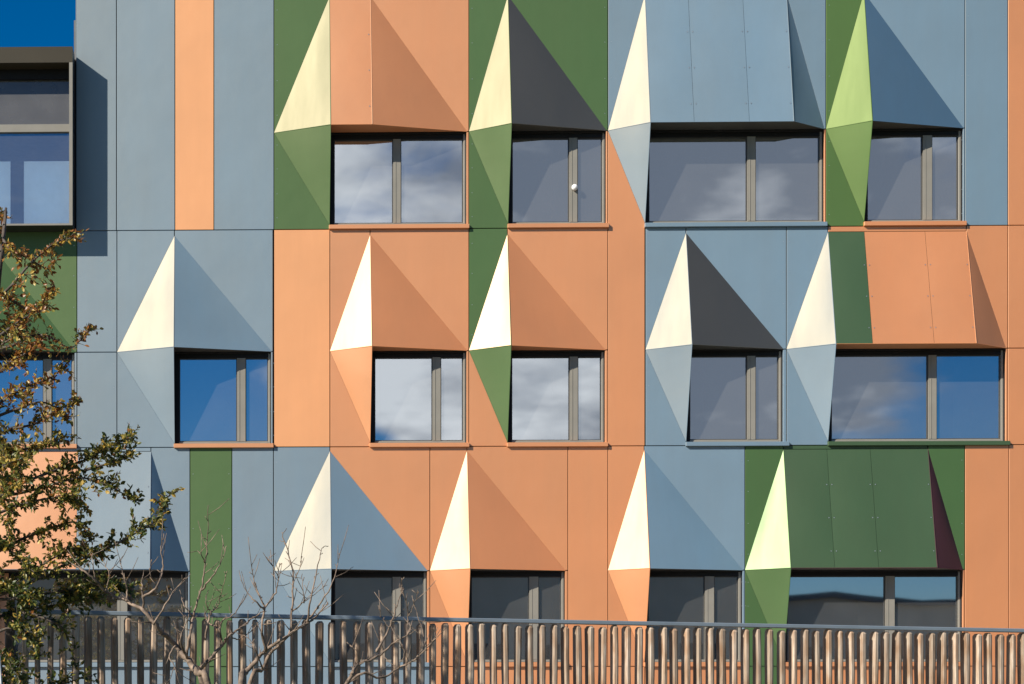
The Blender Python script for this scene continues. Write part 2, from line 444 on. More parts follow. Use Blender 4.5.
unit('T', 274, 329.5, 467, 370.5, up='green', fl='sunlit_cream', flow='green', front=['orange'], right='orange', flat='orange', sill='orange', soffit='orange', mul=(393.5,401), edge=469)
unit('T', 469, 508, 606.5, up='green', fl='sunlit_cream', flow='green', right='charcoal', flat='green', sill='orange', soffit='charcoal', mul=(570,578), edge=608, rlabel='charcoal right facet', jamb='orange')
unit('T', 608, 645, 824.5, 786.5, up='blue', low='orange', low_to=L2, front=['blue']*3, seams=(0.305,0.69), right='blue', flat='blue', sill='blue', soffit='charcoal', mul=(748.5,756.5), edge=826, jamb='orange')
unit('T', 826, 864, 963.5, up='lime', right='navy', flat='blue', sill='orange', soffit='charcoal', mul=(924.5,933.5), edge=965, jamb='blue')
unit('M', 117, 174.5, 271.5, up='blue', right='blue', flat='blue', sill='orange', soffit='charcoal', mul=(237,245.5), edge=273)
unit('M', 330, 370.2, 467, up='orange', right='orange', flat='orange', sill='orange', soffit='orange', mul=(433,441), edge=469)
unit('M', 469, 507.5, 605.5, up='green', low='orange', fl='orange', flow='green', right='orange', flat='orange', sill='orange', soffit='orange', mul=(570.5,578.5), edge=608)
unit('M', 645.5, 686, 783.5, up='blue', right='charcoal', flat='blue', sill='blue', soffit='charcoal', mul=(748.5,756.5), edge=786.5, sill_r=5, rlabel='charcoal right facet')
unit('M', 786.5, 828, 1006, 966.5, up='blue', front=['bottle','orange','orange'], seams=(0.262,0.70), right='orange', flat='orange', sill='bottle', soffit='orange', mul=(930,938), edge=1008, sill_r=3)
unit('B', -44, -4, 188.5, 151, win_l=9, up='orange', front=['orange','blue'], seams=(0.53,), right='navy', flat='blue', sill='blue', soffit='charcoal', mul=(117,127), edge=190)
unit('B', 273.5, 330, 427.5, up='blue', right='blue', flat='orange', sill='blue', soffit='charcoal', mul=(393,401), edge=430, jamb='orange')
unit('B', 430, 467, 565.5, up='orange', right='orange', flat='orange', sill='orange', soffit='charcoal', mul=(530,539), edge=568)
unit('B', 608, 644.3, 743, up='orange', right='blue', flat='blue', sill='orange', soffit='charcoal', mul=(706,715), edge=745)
unit('B', 745, 783.5, 963, 928, up='green', fl='sunlit_mint', flow='green', front=['bottle']*3, seams=(0.30,0.60), right='maroon', flat='green', sill='orange', soffit='charcoal', mul=(887,896), edge=965, rlabel='maroon right facet', jamb='orange')
unit('M', -55, -15, 75, up='green', right='green', flat='green', sill='orange', soffit='charcoal', mul=(43,51), edge=77, jamb='blue')

def flats(lst, z0, z1, py):
    for x0, x1, c in lst: rect(U(x0, py), U(x1, py), z0, z1, c)
EXT = [1060, 1118, 1176, 1234, 1292]
flats([(76,116.5,'blue'),(116.5,175,'blue'),(175,214,'apricot'),(214,274,'blue'),(965,1008,'blue'),(1008,1060,'orange'),(1060,1118,'blue'),(1118,1176,'green'),(1176,1234,'blue'),(1234,1292,'orange')], L1, L0, 110)
flats([(274,330,'apricot'),(1060,1118,'orange'),(1118,1176,'blue'),(1176,1234,'blue'),(1234,1292,'green')], L2, L1, 340)
flats([(77,117,'blue'),(1008,1060,'orange')], ROW['M']['eave'], L1, 340)
flats([(77,117,'blue'),(1008,1060,'orange'),(-150,-55,'blue')], L2, ROW['M']['eave'], 340)
flats([(-150,-55,'blue')], ROW['M']['eave'], L1, 340)
flats([(190,232,'green'),(232,273.5,'blue'),(568,608,'orange'),(965,1009,'orange'),(1009,1060,'orange'),(1060,1118,'blue'),(1118,1176,'orange'),(1176,1234,'green'),(1234,1292,'blue'),(-150,-44,'orange')], L3, L2, 560)
flats([(-150,10,'orange'),(10,190,'blue'),(190,232,'green'),(232,330,'blue'),(330,430,'blue'),(430,467,'orange'),(467,568,'orange'),(568,645,'orange'),(645,745,'orange'),(745,785,'green'),(785,965,'orange'),(965,1009,'orange'),(1009,1060,'orange'),(1060,1118,'blue'),(1118,1176,'orange'),(1176,1234,'green'),(1234,1292,'blue')], BASEZ, L3 , 700)
flats([(76,116.5,'blue'),(116.5,175,'blue'),(175,214,'apricot'),(214,274,'blue'),(274,330,'green'),(330,469,'orange'),(469,608,'green'),(608,786,'blue'),(786,826,'blue'),(826,864,'green'),(864,965,'blue'),(965,1008,'blue'),(1008,1060,'orange'),(1060,1118,'blue'),(1118,1176,'green'),(1176,1234,'blue'),(1234,1292,'orange')], L0, TOPZ, 0)

# membrane wall behind the panels with the openings left free
BOXL, BOXR, BOXT, BOXB = U(-130,140), U(74.7,140), V(55.3,100), V(231.6,100)
OPEN.append((BOXL+0.2, BOXR-0.08, BOXB+0.08, BOXT-0.27))
def backing():
    x0, x1, z0, z1 = U(-150), U(1292), BASEZ, TOPZ
    xm, zw = U(75.8), BOXT - 0.05
    us = sorted({x0, x1, xm} | {a for o in OPEN for a in o[:2]}); zs = sorted({z0, z1, zw} | {a for o in OPEN for a in o[2:]})
    b = MB()
    for i in range(len(us)-1):
        for j in range(len(zs)-1):
            a, c = (us[i]+us[i+1])/2, (zs[j]+zs[j+1])/2
            if a < xm and c > zw: continue
            if any(o[0] < a < o[1] and o[2] < c < o[3] for o in OPEN): continue
            b.box(us[i], us[i+1], 0.045, 0.30, zs[j], zs[j+1])
    b.build('wall', M['back'], B)
    b = MB()
    for z in (L0, L1, L2, L3):
        b.box(xm if z == L0 else x0, x1, 0.32, 5.0, z-0.28, z-0.02)
    b.build('floor_slab', M['interiorfloor'], B)
    b = MB()
    b.box(x0, xm, 5.0, 5.2, z0, zw-0.3); b.box(xm, x1, 5.0, 5.2, z0, L0+0.2)
    for px in (-150, 75.8, 273, 469, 608, 786, 965, 1292):
        u_ = U(px); b.box(u_-0.06, u_+0.06, 0.32, 5.0, z0, zw-0.3 if px < 0 else L0-0.3)
    b.build('interior_wall', M['interior'], B)
    b = MB()
    b.box(xm, x1, 0.31, 12, z1-0.35, z1-0.1); b.box(x0, xm-0.01, 0.31, 12, zw-0.2, zw-0.03)
    b.build('roof', M['roof'], B)
    b = MB()
    b.box(xm-0.02, x1+0.03, -0.04, 0.34, z1, z1+0.05)
    b.build('parapet_coping', M['boxmetal'], B)
    b = MB()
    b.box(x1+0.001, x1+0.12, 0.0, 12, z0, z1-0.001); b.box(x0-0.12, x0-0.001, 0.0, 12, z0, zw); b.box(xm-0.03, xm+0.03, 0.31, 12, zw, z1-0.36)
    b.box(x0, x1, 12.01, 12.2, z0, zw)
    b.box(xm, x1, 12.01, 12.2, zw+0.002, z1-0.1)
    b.build('end_wall', M['blue'], B)
backing()
b = MB(); b.box(U(690,200), U(818,200), 0.34, 0.46, V(214.5,740), V(212.6,740)); b.build('window_shelf', M['white'], B)

# projecting bay window on the lower wing
def bay():
    l, r, t, bo, d = BOXL, BOXR, BOXT, BOXB, DEP
    b = MB()
    b.box(l, r, -d+0.015, -0.03, t-0.06, t)                    # top sheet
    b.box(l, r, -d+0.015, 0.045, bo, bo+0.035)                 # floor sheet
    b.box(r-0.05, r, -d+0.015, 0.045, bo+0.036, t-0.061)       # right cheek
    b.box(l, l+0.05, -d+0.015, 0.045, bo+0.036, t-0.061)
    w = bevel(b.build('bay_window', M['boxmetal'], B), 0.004)
    b = MB(); b.box(l, r, -d, -d+0.014, t-0.26, t); b.box(l+0.051, r-0.051, -d+0.015, 0.045, t-0.26, t-0.062)
    b.build('fascia', M['boxfascia'], w)
    b = MB(); b.box(r-0.055, r, -d, -d+0.014, bo, t-0.261); b.box(l, r-0.056, -d, -d+0.014, bo, bo+0.03)
    b.build('edge_trim', M['frame'], w)
    zt, zm0, zm1 = t-0.26, V(133,60), V(125.5,60)
    b = MB()
    b.box(l+0.05, r-0.05, -0.07, 0.01, zm0, zm1)
    b.box(r-0.075, r-0.051, -0.07, 0.01, bo+0.04, zm0-0.001); b.box(r-0.075, r-0.051, -0.07, 0.01, zm1+0.001, zt-0.001)
    b.build('transom', M['frame'], w)
    b = MB(); b.box(l+0.05, r-0.05, -0.09, 0.03, zt-0.16, zt-0.001)
    b.build('head_frame', M['darkshadeframe'], w)
    mesh('pane', [P(l+0.05,0.02,zm1+0.001), P(r-0.075,0.02,zm1+0.001), P(r-0.075,0.02,zt-0.16), P(l+0.05,0.02,zt-0.16)], [(0,1,2,3)], M['spandrelglass'], w)
    mesh('pane', [P(l+0.05,0.02,bo+0.04), P(r-0.075,0.02,bo+0.04), P(r-0.075,0.02,zm0-0.001), P(l+0.05,0.02,zm0-0.001)], [(0,1,2,3)], M['boxglass'], w)
    for x0, x1 in ((-45, 10), (23.5, 70)):
        b = MB(); b.box(U(x0,160), U(x1,160), 0.06, 0.07, bo+0.10, V(160,60)); b.build('roller_blind', M['blind'], w)
    b = MB(); b.box(l+0.05, r-0.06, 0.05, 0.06, zm1-0.02, zt-0.16); b.build('spandrel_board', M['interior'], w)
bay()

# small round lamp standing at the mullion of one upper window
def ball():  # white sphere marking a small round white spot; its bracket is invented
    bm = bmesh.new(); bmesh.ops.create_uvsphere(bm, u_segments=20, v_segments=12, radius=0.052)
    me = bpy.data.meshes.new('white_ball'); bm.to_mesh(me); bm.free()
    for p_ in me.polygons: p_.use_smooth = True
    o = link('white_ball', me, M['white'])
    u_, z_ = W(575.0, 187)
    o.matrix_world = B.matrix_basis @ Matrix.Translation((u_, 0.02, z_))
    thing(o, 'small white globe lamp on the mullion of the window under the upper charcoal facet', 'ball')
    b = MB(); b.tube([Vector((0,0.0,0)), Vector((0,0.05,0))], [0.02,0.02], 10); b.build('ball_bracket', M['frame'], o)
ball()

# ------------------------------------------------------------------ fence
FZ0, FZ1, FX0, FX1 = 19.5, 22.5, 14.0, 1040.0
a0, a1 = at(FX0, 609.6, FZ0), at(FX1, 629.3, FZ1)
def fence():
    root = empty('picket_fence', (a0.x, a0.y, 1.15))
    thing(root, 'weathered wooden picket fence with blue grey metal top rail before the building', 'fence')
    d = Vector((a1.x-a0.x, a1.y-a0.y, 0)); ln = d.length; d.normalize()
    slope = (a1.z-a0.z)/ln
    q = Vector((-d.y, d.x, 0))                   # away from the camera
    o = Vector((a0.x, a0.y, 1.15))
    pt = lambda s, out, z: Vector((a0.x, a0.y, a0.z)) + d*s + q*out + Vector((0,0,slope*s + z)) - o
    ext = 0.9
    def bar(name, s0, s1, q0, q1, z0, z1, mat):
        vs = [pt(s, w, z) for z in (z0, z1) for (s, w) in ((s0,q0),(s1,q0),(s1,q1),(s0,q1))]
        return bevel(mesh(name, vs, [(3,2,1,0),(4,5,6,7),(0,1,5,4),(1,2,6,5),(2,3,7,6),(3,0,4,7)], M[mat], root), 0.006)
    bar('top_rail', -1.6, ln+ext, -0.075, 0.04, -0.046, 0.0, 'rail')
    bar('lower_rail', -1.6, ln+ext, 0.03, 0.06, -0.97, -0.91, 'rail')
    bar('lower_rail', -1.6, ln+ext, 0.03, 0.06, -1.32, -1.26, 'rail')
    bar('post', -0.09, 0.0, 0.0, 0.09, -1.9, -0.056, 'bark')
    for k in range(1, 5):
        s = k*ln/4
        bar('post', s-0.03, s+0.03, 0.03, 0.09, -1.9, -0.905, 'rail')
    prof = [(-.5,-.42),(-.4,-.5),(.1,-.5),(.42,-.42),(.5,-.3),(.5,.4),(.38,.5),(-.38,.5),(-.5,.4)]
    m_ = len(prof)
    def picket(s, q0):
        w, dp = rnd.uniform(0.054, 0.068), rnd.uniform(0.12, 0.145)
        top = -0.048 + rnd.uniform(-0.028, 0.0)
        lean, twist, bow = rnd.uniform(-0.010, 0.010), R(rnd.uniform(-7, 7)), rnd.uniform(-0.004, 0.004)
        rings = 10; H = 1.5; ph = rnd.uniform(0, 100); vs = []
        for k in range(rings):
            t = k/(rings-1); z = top - H*t
            wob = 1 + 0.10*noise.noise(Vector((ph, t*6, 0)))
            tap = (0.6 if k == 0 else 1.0)
            off = lean*(t-0.5)*2 + bow*math.sin(math.pi*t*1.6 + ph) + 0.003*noise.noise(Vector((ph+9, t*6, 3)))
            if k == 1: z = top - 0.028
            for (a, c) in prof:
                x_, y_ = a*w*wob*tap, c*dp*wob*tap
                x2, y2 = x_*math.cos(twist) - y_*math.sin(twist), x_*math.sin(twist) + y_*math.cos(twist)
                vs.append(d*(x2+off) + q*(y2 + q0) + Vector((0,0,z)))
        fs = [[k*m_+j, (k+1)*m_+j, (k+1)*m_+(j+1)%m_, k*m_+(j+1)%m_] for k in range(rings-1) for j in range(m_)]
        fs += [list(range(m_)), [(rings-1)*m_+j for j in range(m_)][::-1]]
        return d*s + Vector((0,0,a0.z - o.z + slope*s)), vs, fs
    s = 0.12; i = 0
    while s < ln + ext and i < 99:
        base, vs, fs = picket(s, -0.01)
        mesh('picket', vs, fs, M['wood'], root).location = base
        s += (0.142 + 0.021*s/ln)*rnd.uniform(0.96, 1.04); i += 1
fence()

# ------------------------------------------------------------------ terrain
def gz(x, y):
    t = min(1, max(0, (y + 27) / 20)); t = t*t*(3-2*t)
    return 1.15*t + 0.3*min(1, max(0, (y + 9.5) / 2))
def ground():
    xs = [-600,-250,-100,-60,-40,-30,-20,-15,-10,-7,-5,-3,-1,1,3,5,7,9,12,15,20,30,40,60,100,250,600]
    ys = [-600,-250,-120,-80,-60,-45,-36,-31] + [-28+0.8*k for k in range(36)] + [5,10,20,40,80,160,400,900]
    vs = [(x, y, gz(x, y)) for y in ys for x in xs]
    nx = len(xs)
    fs = [[j*nx+i, j*nx+i+1, (j+1)*nx+i+1, (j+1)*nx+i] for j in range(len(ys)-1) for i in range(nx-1)]
    m, nt, out = newmat('garden soil and turf')
    p = N(nt, 'ShaderNodeBsdfPrincipled'); p.inputs['Roughness'].default_value = 0.9
    nt.links.new(p.outputs[0], out.inputs[0])
    tc = N(nt, 'ShaderNodeTexCoord'); nz = N(nt, 'ShaderNodeTexNoise'); nz.inputs['Scale'].default_value = 0.35; nz.inputs['Detail'].default_value = 8
    nt.links.new(tc.outputs['Object'], nz.inputs['Vector'])
    rp = N(nt, 'ShaderNodeValToRGB'); e = rp.color_ramp.elements
    e[0].position, e[0].color = 0.35, (0.10, 0.085, 0.06, 1); e[1].position, e[1].color = 0.62, (0.075, 0.10, 0.035, 1)
    nt.links.new(nz.outputs[0], rp.inputs[0]); nt.links.new(rp.outputs[0], p.inputs['Base Color'])
    thing(mesh('ground', vs, fs, m), None, None, kind='structure')
    b = MB(); b.box(-14, 26, -7.5, 0.2, 1.47, 1.49)  # unseen paving, added to bounce warm light up to facade and soffits
    pv = b.build('bounce_pavement', principled('concrete bounce paving', (0.27,0.25,0.22), 0.85, var=0.15, varscale=3)); pv['kind'] = 'structure'
    pv.rotation_euler = (0,0,-TH)
ground()

# ------------------------------------------------------------------ houses across the garden (mirrored in the ground floor windows)
def opposite(name, x0, x1, y0, y1, roof_pts, label, col):
    root = empty(name, ((x0+x1)/2, y1, 0)); thing(root, label, 'building')
    o = Vector(((x0+x1)/2, y1, 0))
    vs = []; n = len(roof_pts)
    for y in (y1, y0):
        vs += [Vector((x0,y,-0.2))-o] + [Vector((x,y,h))-o for x, h in roof_pts] + [Vector((x1,y,-0.2))-o]
    m_ = n + 2
    fs = [list(range(m_)), [m_+k for k in range(m_)][::-1]]
    fs += [[0, m_, m_+1, 1], [m_-2, 2*m_-2, 2*m_-1, m_-1]]
    mesh('wall', vs, fs, col, root)
    vr = []
    for y in (y1+0.4, y0-0.4):
        vr += [Vector((x,y,h+0.02))-o for x, h in roof_pts] + [Vector((x,y,h+0.3))-o for x, h in roof_pts]
    k = 2*n
    fr = []
    for i in range(n-1):
        fr += [[n+i, n+i+1, k+n+i+1, k+n+i], [i+1, i, k+i, k+i+1], [i, i+1, n+i+1, n+i], [k+i+1, k+i, k+n+i, k+n+i+1]]
    fr += [[0, n, k+n, k], [2*n-1, n-1, k+n-1, k+2*n-1]]
    mesh('roof', vr, fr, principled(name+' roof', (0.06,0.062,0.07), 0.6, var=0.1), root)
    x = x0 + 1.6
    while x < x1 - 2.5:
        for z in (1.2, 4.2):
            b = MB(); b.box(x, x+1.5, -0.02, 0.05, z, z+1.5)
            f = b.build('window', M['darkshadeframe'], root); f.location = (-o.x, 0, 0)
            b = MB(); b.box(x+0.08, x+1.42, 0.051, 0.06, z+0.08, z+1.42); b.build('pane', M['darkpane'], f)
        x += 3.4
OPA = principled('grey render', (0.84,0.56,0.38), 0.85, var=0.08, varscale=0.7)
OPB = principled('slate cladding', (0.84,0.55,0.38), 0.8, var=0.08, varscale=0.7)
opposite('grey_house', -14, 26.2, -78, -62, [(-14,11.5),(-9,11.5),(-4.5,9.3),(-1.2,8.8),(1.2,10.3),(8,12),(20,11.6),(25.2,9.6),(26.2,8.0)], 'dark grey building whose roofline is mirrored in the ground floor windows', OPA)
opposite('long_shed', 26.8, 52, -80, -64, [(26.8,7.85),(28,8.0),(30,8.15),(32,7.95),(34,7.75),(37,7.7),(40,7.85),(44,8.3),(52,8.5)], 'low slate building with sagging roofline mirrored in the window under the maroon facet', OPB)

# ------------------------------------------------------------------ trees and shrub
def smooth_path(pts, n=4):
    out = []
    for i in range(len(pts)-1):
        p0, p1, p2, p3 = pts[max(i-1,0)], pts[i], pts[i+1], pts[min(i+2,len(pts)-1)]
        for k in range(n):
            t = k/n
            out.append(0.5*((2*p1) + (p2-p0)*t + (2*p0-5*p1+4*p2-p3)*t*t + (3*p1-p0-3*p2+p3)*t*t*t))
    out.append(pts[-1]); return out

def add_leaf(b, p, direction, size, mi, rg):
    d = direction.normalized()
    nrm = Vector((rg.gauss(0,0.7), rg.gauss(-0.25,0.7), rg.gauss(0.55,0.6)))
    s = d.cross(nrm)
    if s.length < 1e-4: return
    s.normalize(); nrm = s.cross(d)
    w = size*rg.uniform(0.2, 0.3); curl = rg.uniform(-0.12, 0.2)*size
    q = lambda a, c, h: p + d*(a*size) + s*(c*w) + nrm*h
    b.add([q(0,0,0), q(0.3,0.85,0.10*size), q(0.65,0.9,0.06*size+curl*0.3), q(1,0,curl), q(0.65,-0.9,0.06*size+curl*0.3), q(0.3,-0.85,0.10*size), q(0.5,0,curl*0.2)],
          [[0,1,6],[1,2,6],[2,3,6],[3,4,6],[4,5,6],[5,0,6]], mi)

def tree():
    rg = random.Random(5)
    Z = 18.0
    base = at(-22, 800, Z); base.z = gz(base.x, base.y) - 0.05
    root = empty('leafy_tree', base)
    thing(root, 'tree with rust, golden and green leaves overhanging the left end of the fence', 'tree')
    o = base
    tp = [(-22,None),(-20,700),(-14,600),(-18,500),(-12,420),(-6,350),(-3,290),(3,240),(6,208)]
    pts = [base] + [at(x, y, Z + 0.15*math.sin(i)) for i, (x, y) in enumerate(tp[1:])]
    sp = smooth_path(pts)
    b = MB(); n = len(sp)
    b.tube([p-o for p in sp], [0.11*(1-0.93*(i/(n-1))**0.8)+0.004 for i in range(n)], 10)
    b.build('trunk', M['bark'], root, True)
    limbs = [  # polyline (px,py), rough depth, leaf density, colour mood 0 rust .. 1 green
        ([(-4,300),(12,285),(32,262),(55,243),(72,238)], 17.7, 1.0, .35), ([(3,240),(12,250),(28,258),(46,268),(56,262)], 17.8, 1.1, .25),
        ([(6,212),(2,214),(-6,222),(-14,230)], 18.1, 1.2, .35), ([(3,240),(-8,250),(-20,252)], 18.0, 1.4, .2), ([(-4,290),(12,300),(30,310),(46,302),(53,290)], 17.8, 1.3, .3),
        ([(-6,340),(10,328),(24,318),(40,312)], 17.6, 1.3, .2), ([(-6,350),(14,345),(34,335),(52,338),(70,348),(84,336),(93,328)], 17.9, 0.7, .25),
        ([(-8,380),(10,362),(28,352),(36,345)], 17.6, 1.5, .1), ([(-10,410),(12,395),(32,385),(50,378),(62,368)], 17.8, 1.2, .3),
        ([(-12,420),(14,410),(40,402),(60,408),(76,402)], 17.6, 1.3, .35), ([(-14,440),(10,430),(34,424),(55,415),(68,418)], 18.1, 1.2, .45),
        ([(-16,470),(16,452),(42,445),(62,438)], 17.7, 1.5, .6), ([(-18,500),(20,484),(56,470),(85,460),(104,450),(118,443),(131,438)], 17.8, 1.35, .75),
        ([(-18,500),(25,492),(60,482),(84,478),(108,486),(124,494),(136,500)], 18.0, 1.3, .8), ([(85,470),(100,466),(116,462),(130,456)], 17.8, 1.3, .8),
        ([(-18,520),(12,508),(40,500),(66,498),(84,508)], 17.5, 1.7, .7), ([(-16,560),(20,540),(48,530),(72,522),(84,535)], 18.1, 1.5, .7),
        ([(-14,600),(25,585),(62,566),(92,556),(115,545),(136,533),(152,524),(160,512),(168,497)], 17.7, 1.25, .8), ([(-14,600),(20,580),(50,560),(75,548),(88,552)], 18.2, 1.6, .75),
        ([(-14,600),(22,598),(55,592),(85,588),(104,584),(120,588)], 17.8, 2.0, .95), ([(-15,620),(20,612),(50,606),(78,600),(96,598)], 18.1, 1.8, .95),
        ([(-15,640),(8,628),(26,632),(34,642),(38,655)], 17.6, 1.4, .9), ([(20,612),(44,618),(62,628),(70,646),(76,668)], 17.7, 1.0, .9),
        ([(-18,670),(4,664),(16,672),(26,686)], 17.6, 1.4, .9), ([(-15,640),(-4,650),(2,668),(6,690)], 17.9, 1.2, .9), ([(-16,560),(4,548),(20,560),(34,572)], 17.4, 1.8, .85),
        ([(-14,600),(-2,588),(12,590),(30,600)], 17.4, 2.0, .95), ([(-10,430),(0,440),(12,460),(20,474)], 17.4, 1.7, .65), ([(-18,470),(-8,480),(4,500),(10,520)], 17.5, 1.6, .6),
        ([(-20,700),(20,690),(60,684),(90,676)], 17.9, 1.0, .9)]
    for k in range(46):                       # the half of the crown that reaches out of the picture
        y0 = rg.uniform(250, 640); ln_ = rg.uniform(90, 230)*(0.5 + 0.5*(y0-200)/440); dy = rg.uniform(-50, 20)
        limbs.append(([(-12, y0), (-12-ln_*0.4, y0+dy*0.5), (-12-ln_*0.75, y0+dy*0.9), (-12-ln_, y0+dy)], rg.uniform(17.2, 18.9), 2.0, 0.3+0.5*(y0-250)/400))
    for k in range(8):
        y0 = rg.uniform(300, 600)
        limbs.append(([(-12, y0), (-5, y0-15), (8, y0-25), (20, y0-30)], rg.choice([16.8, 18.9]), 1.3, 0.3+0.5*(y0-250)/400))
    bl = MB(); br = MB()
    def leaves_along(path, dens, mood, tipn=3):
        dens = dens*(1.2 if path[0].z < at(0, 440, 18).z else 1.0)
        for i in range(1, len(path)):
            seg = path[i]-path[i-1]; L = seg.length
            k = dens*L/0.0175
            k = int(k) + (1 if rg.random() < k-int(k) else 0)
            for _ in range(k):
                p = path[i-1] + seg*rg.random()
                out = Vector((rg.gauss(0,1), rg.gauss(0,1), rg.gauss(0,1))).normalized()
                dr = (seg.normalized()*rg.uniform(0.2,0.9) + out*0.85)
                x = mood*0.9 - 0.05 + rg.gauss(0, 0.27)
                mi = 3 if x < 0.16 else 2 if x < 0.47 else 1 if x < 0.80 else 0
                add_leaf(bl, p - o, dr, rg.uniform(0.036, 0.070), mi, rg)
    for poly, z, dens, mood in limbs:
        P3 = [at(x, y, z + 0.25*math.sin(i*1.7+z*9)*min(1, i)) for i, (x, y) in enumerate(poly)]
        sp = smooth_path(P3); n = len(sp)
        br.tube([p-o for p in sp], [0.017*(1-0.8*i/(n-1)) for i in range(n)], 6)
        leaves_along(sp[3:], dens*0.45, mood)
        tot = sum((sp[i]-sp[i-1]).length for i in range(1, n))
        for _ in range(int(tot/0.042*(0.6+0.4*dens))):
            i = rg.randrange(max(1, n//6), n)
            d = (sp[i]-sp[i-1]).normalized()
            dv = (d*rg.uniform(0.2,1.0) + Vector((rg.gauss(0,.6), rg.gauss(0,.9), rg.gauss(0.15,.6)))).normalized()
            ln = rg.uniform(0.08, 0.20)*(1.15 - 0.45*i/n)*(0.75 + 0.35*min(dens,1.6))
            q1 = sp[i]; q2 = q1 + dv*ln*0.5 + Vector((0,0,rg.gauss(0,.01))); q3 = q1 + dv*ln + Vector((rg.gauss(0,.02), rg.gauss(0,.02), rg.gauss(-0.01,.02)))
            tw = smooth_path([q1,q2,q3], 3)
            br.tube([p-o for p in tw], [0.005*(1-0.7*k/(len(tw)-1)) for k in range(len(tw))], 4)
            leaves_along(tw, dens*0.75, mood + rg.gauss(0,0.08))
    br.build('limbs', M['bark'], root, True)
    bl.build('crown', LEAF, root)
tree()

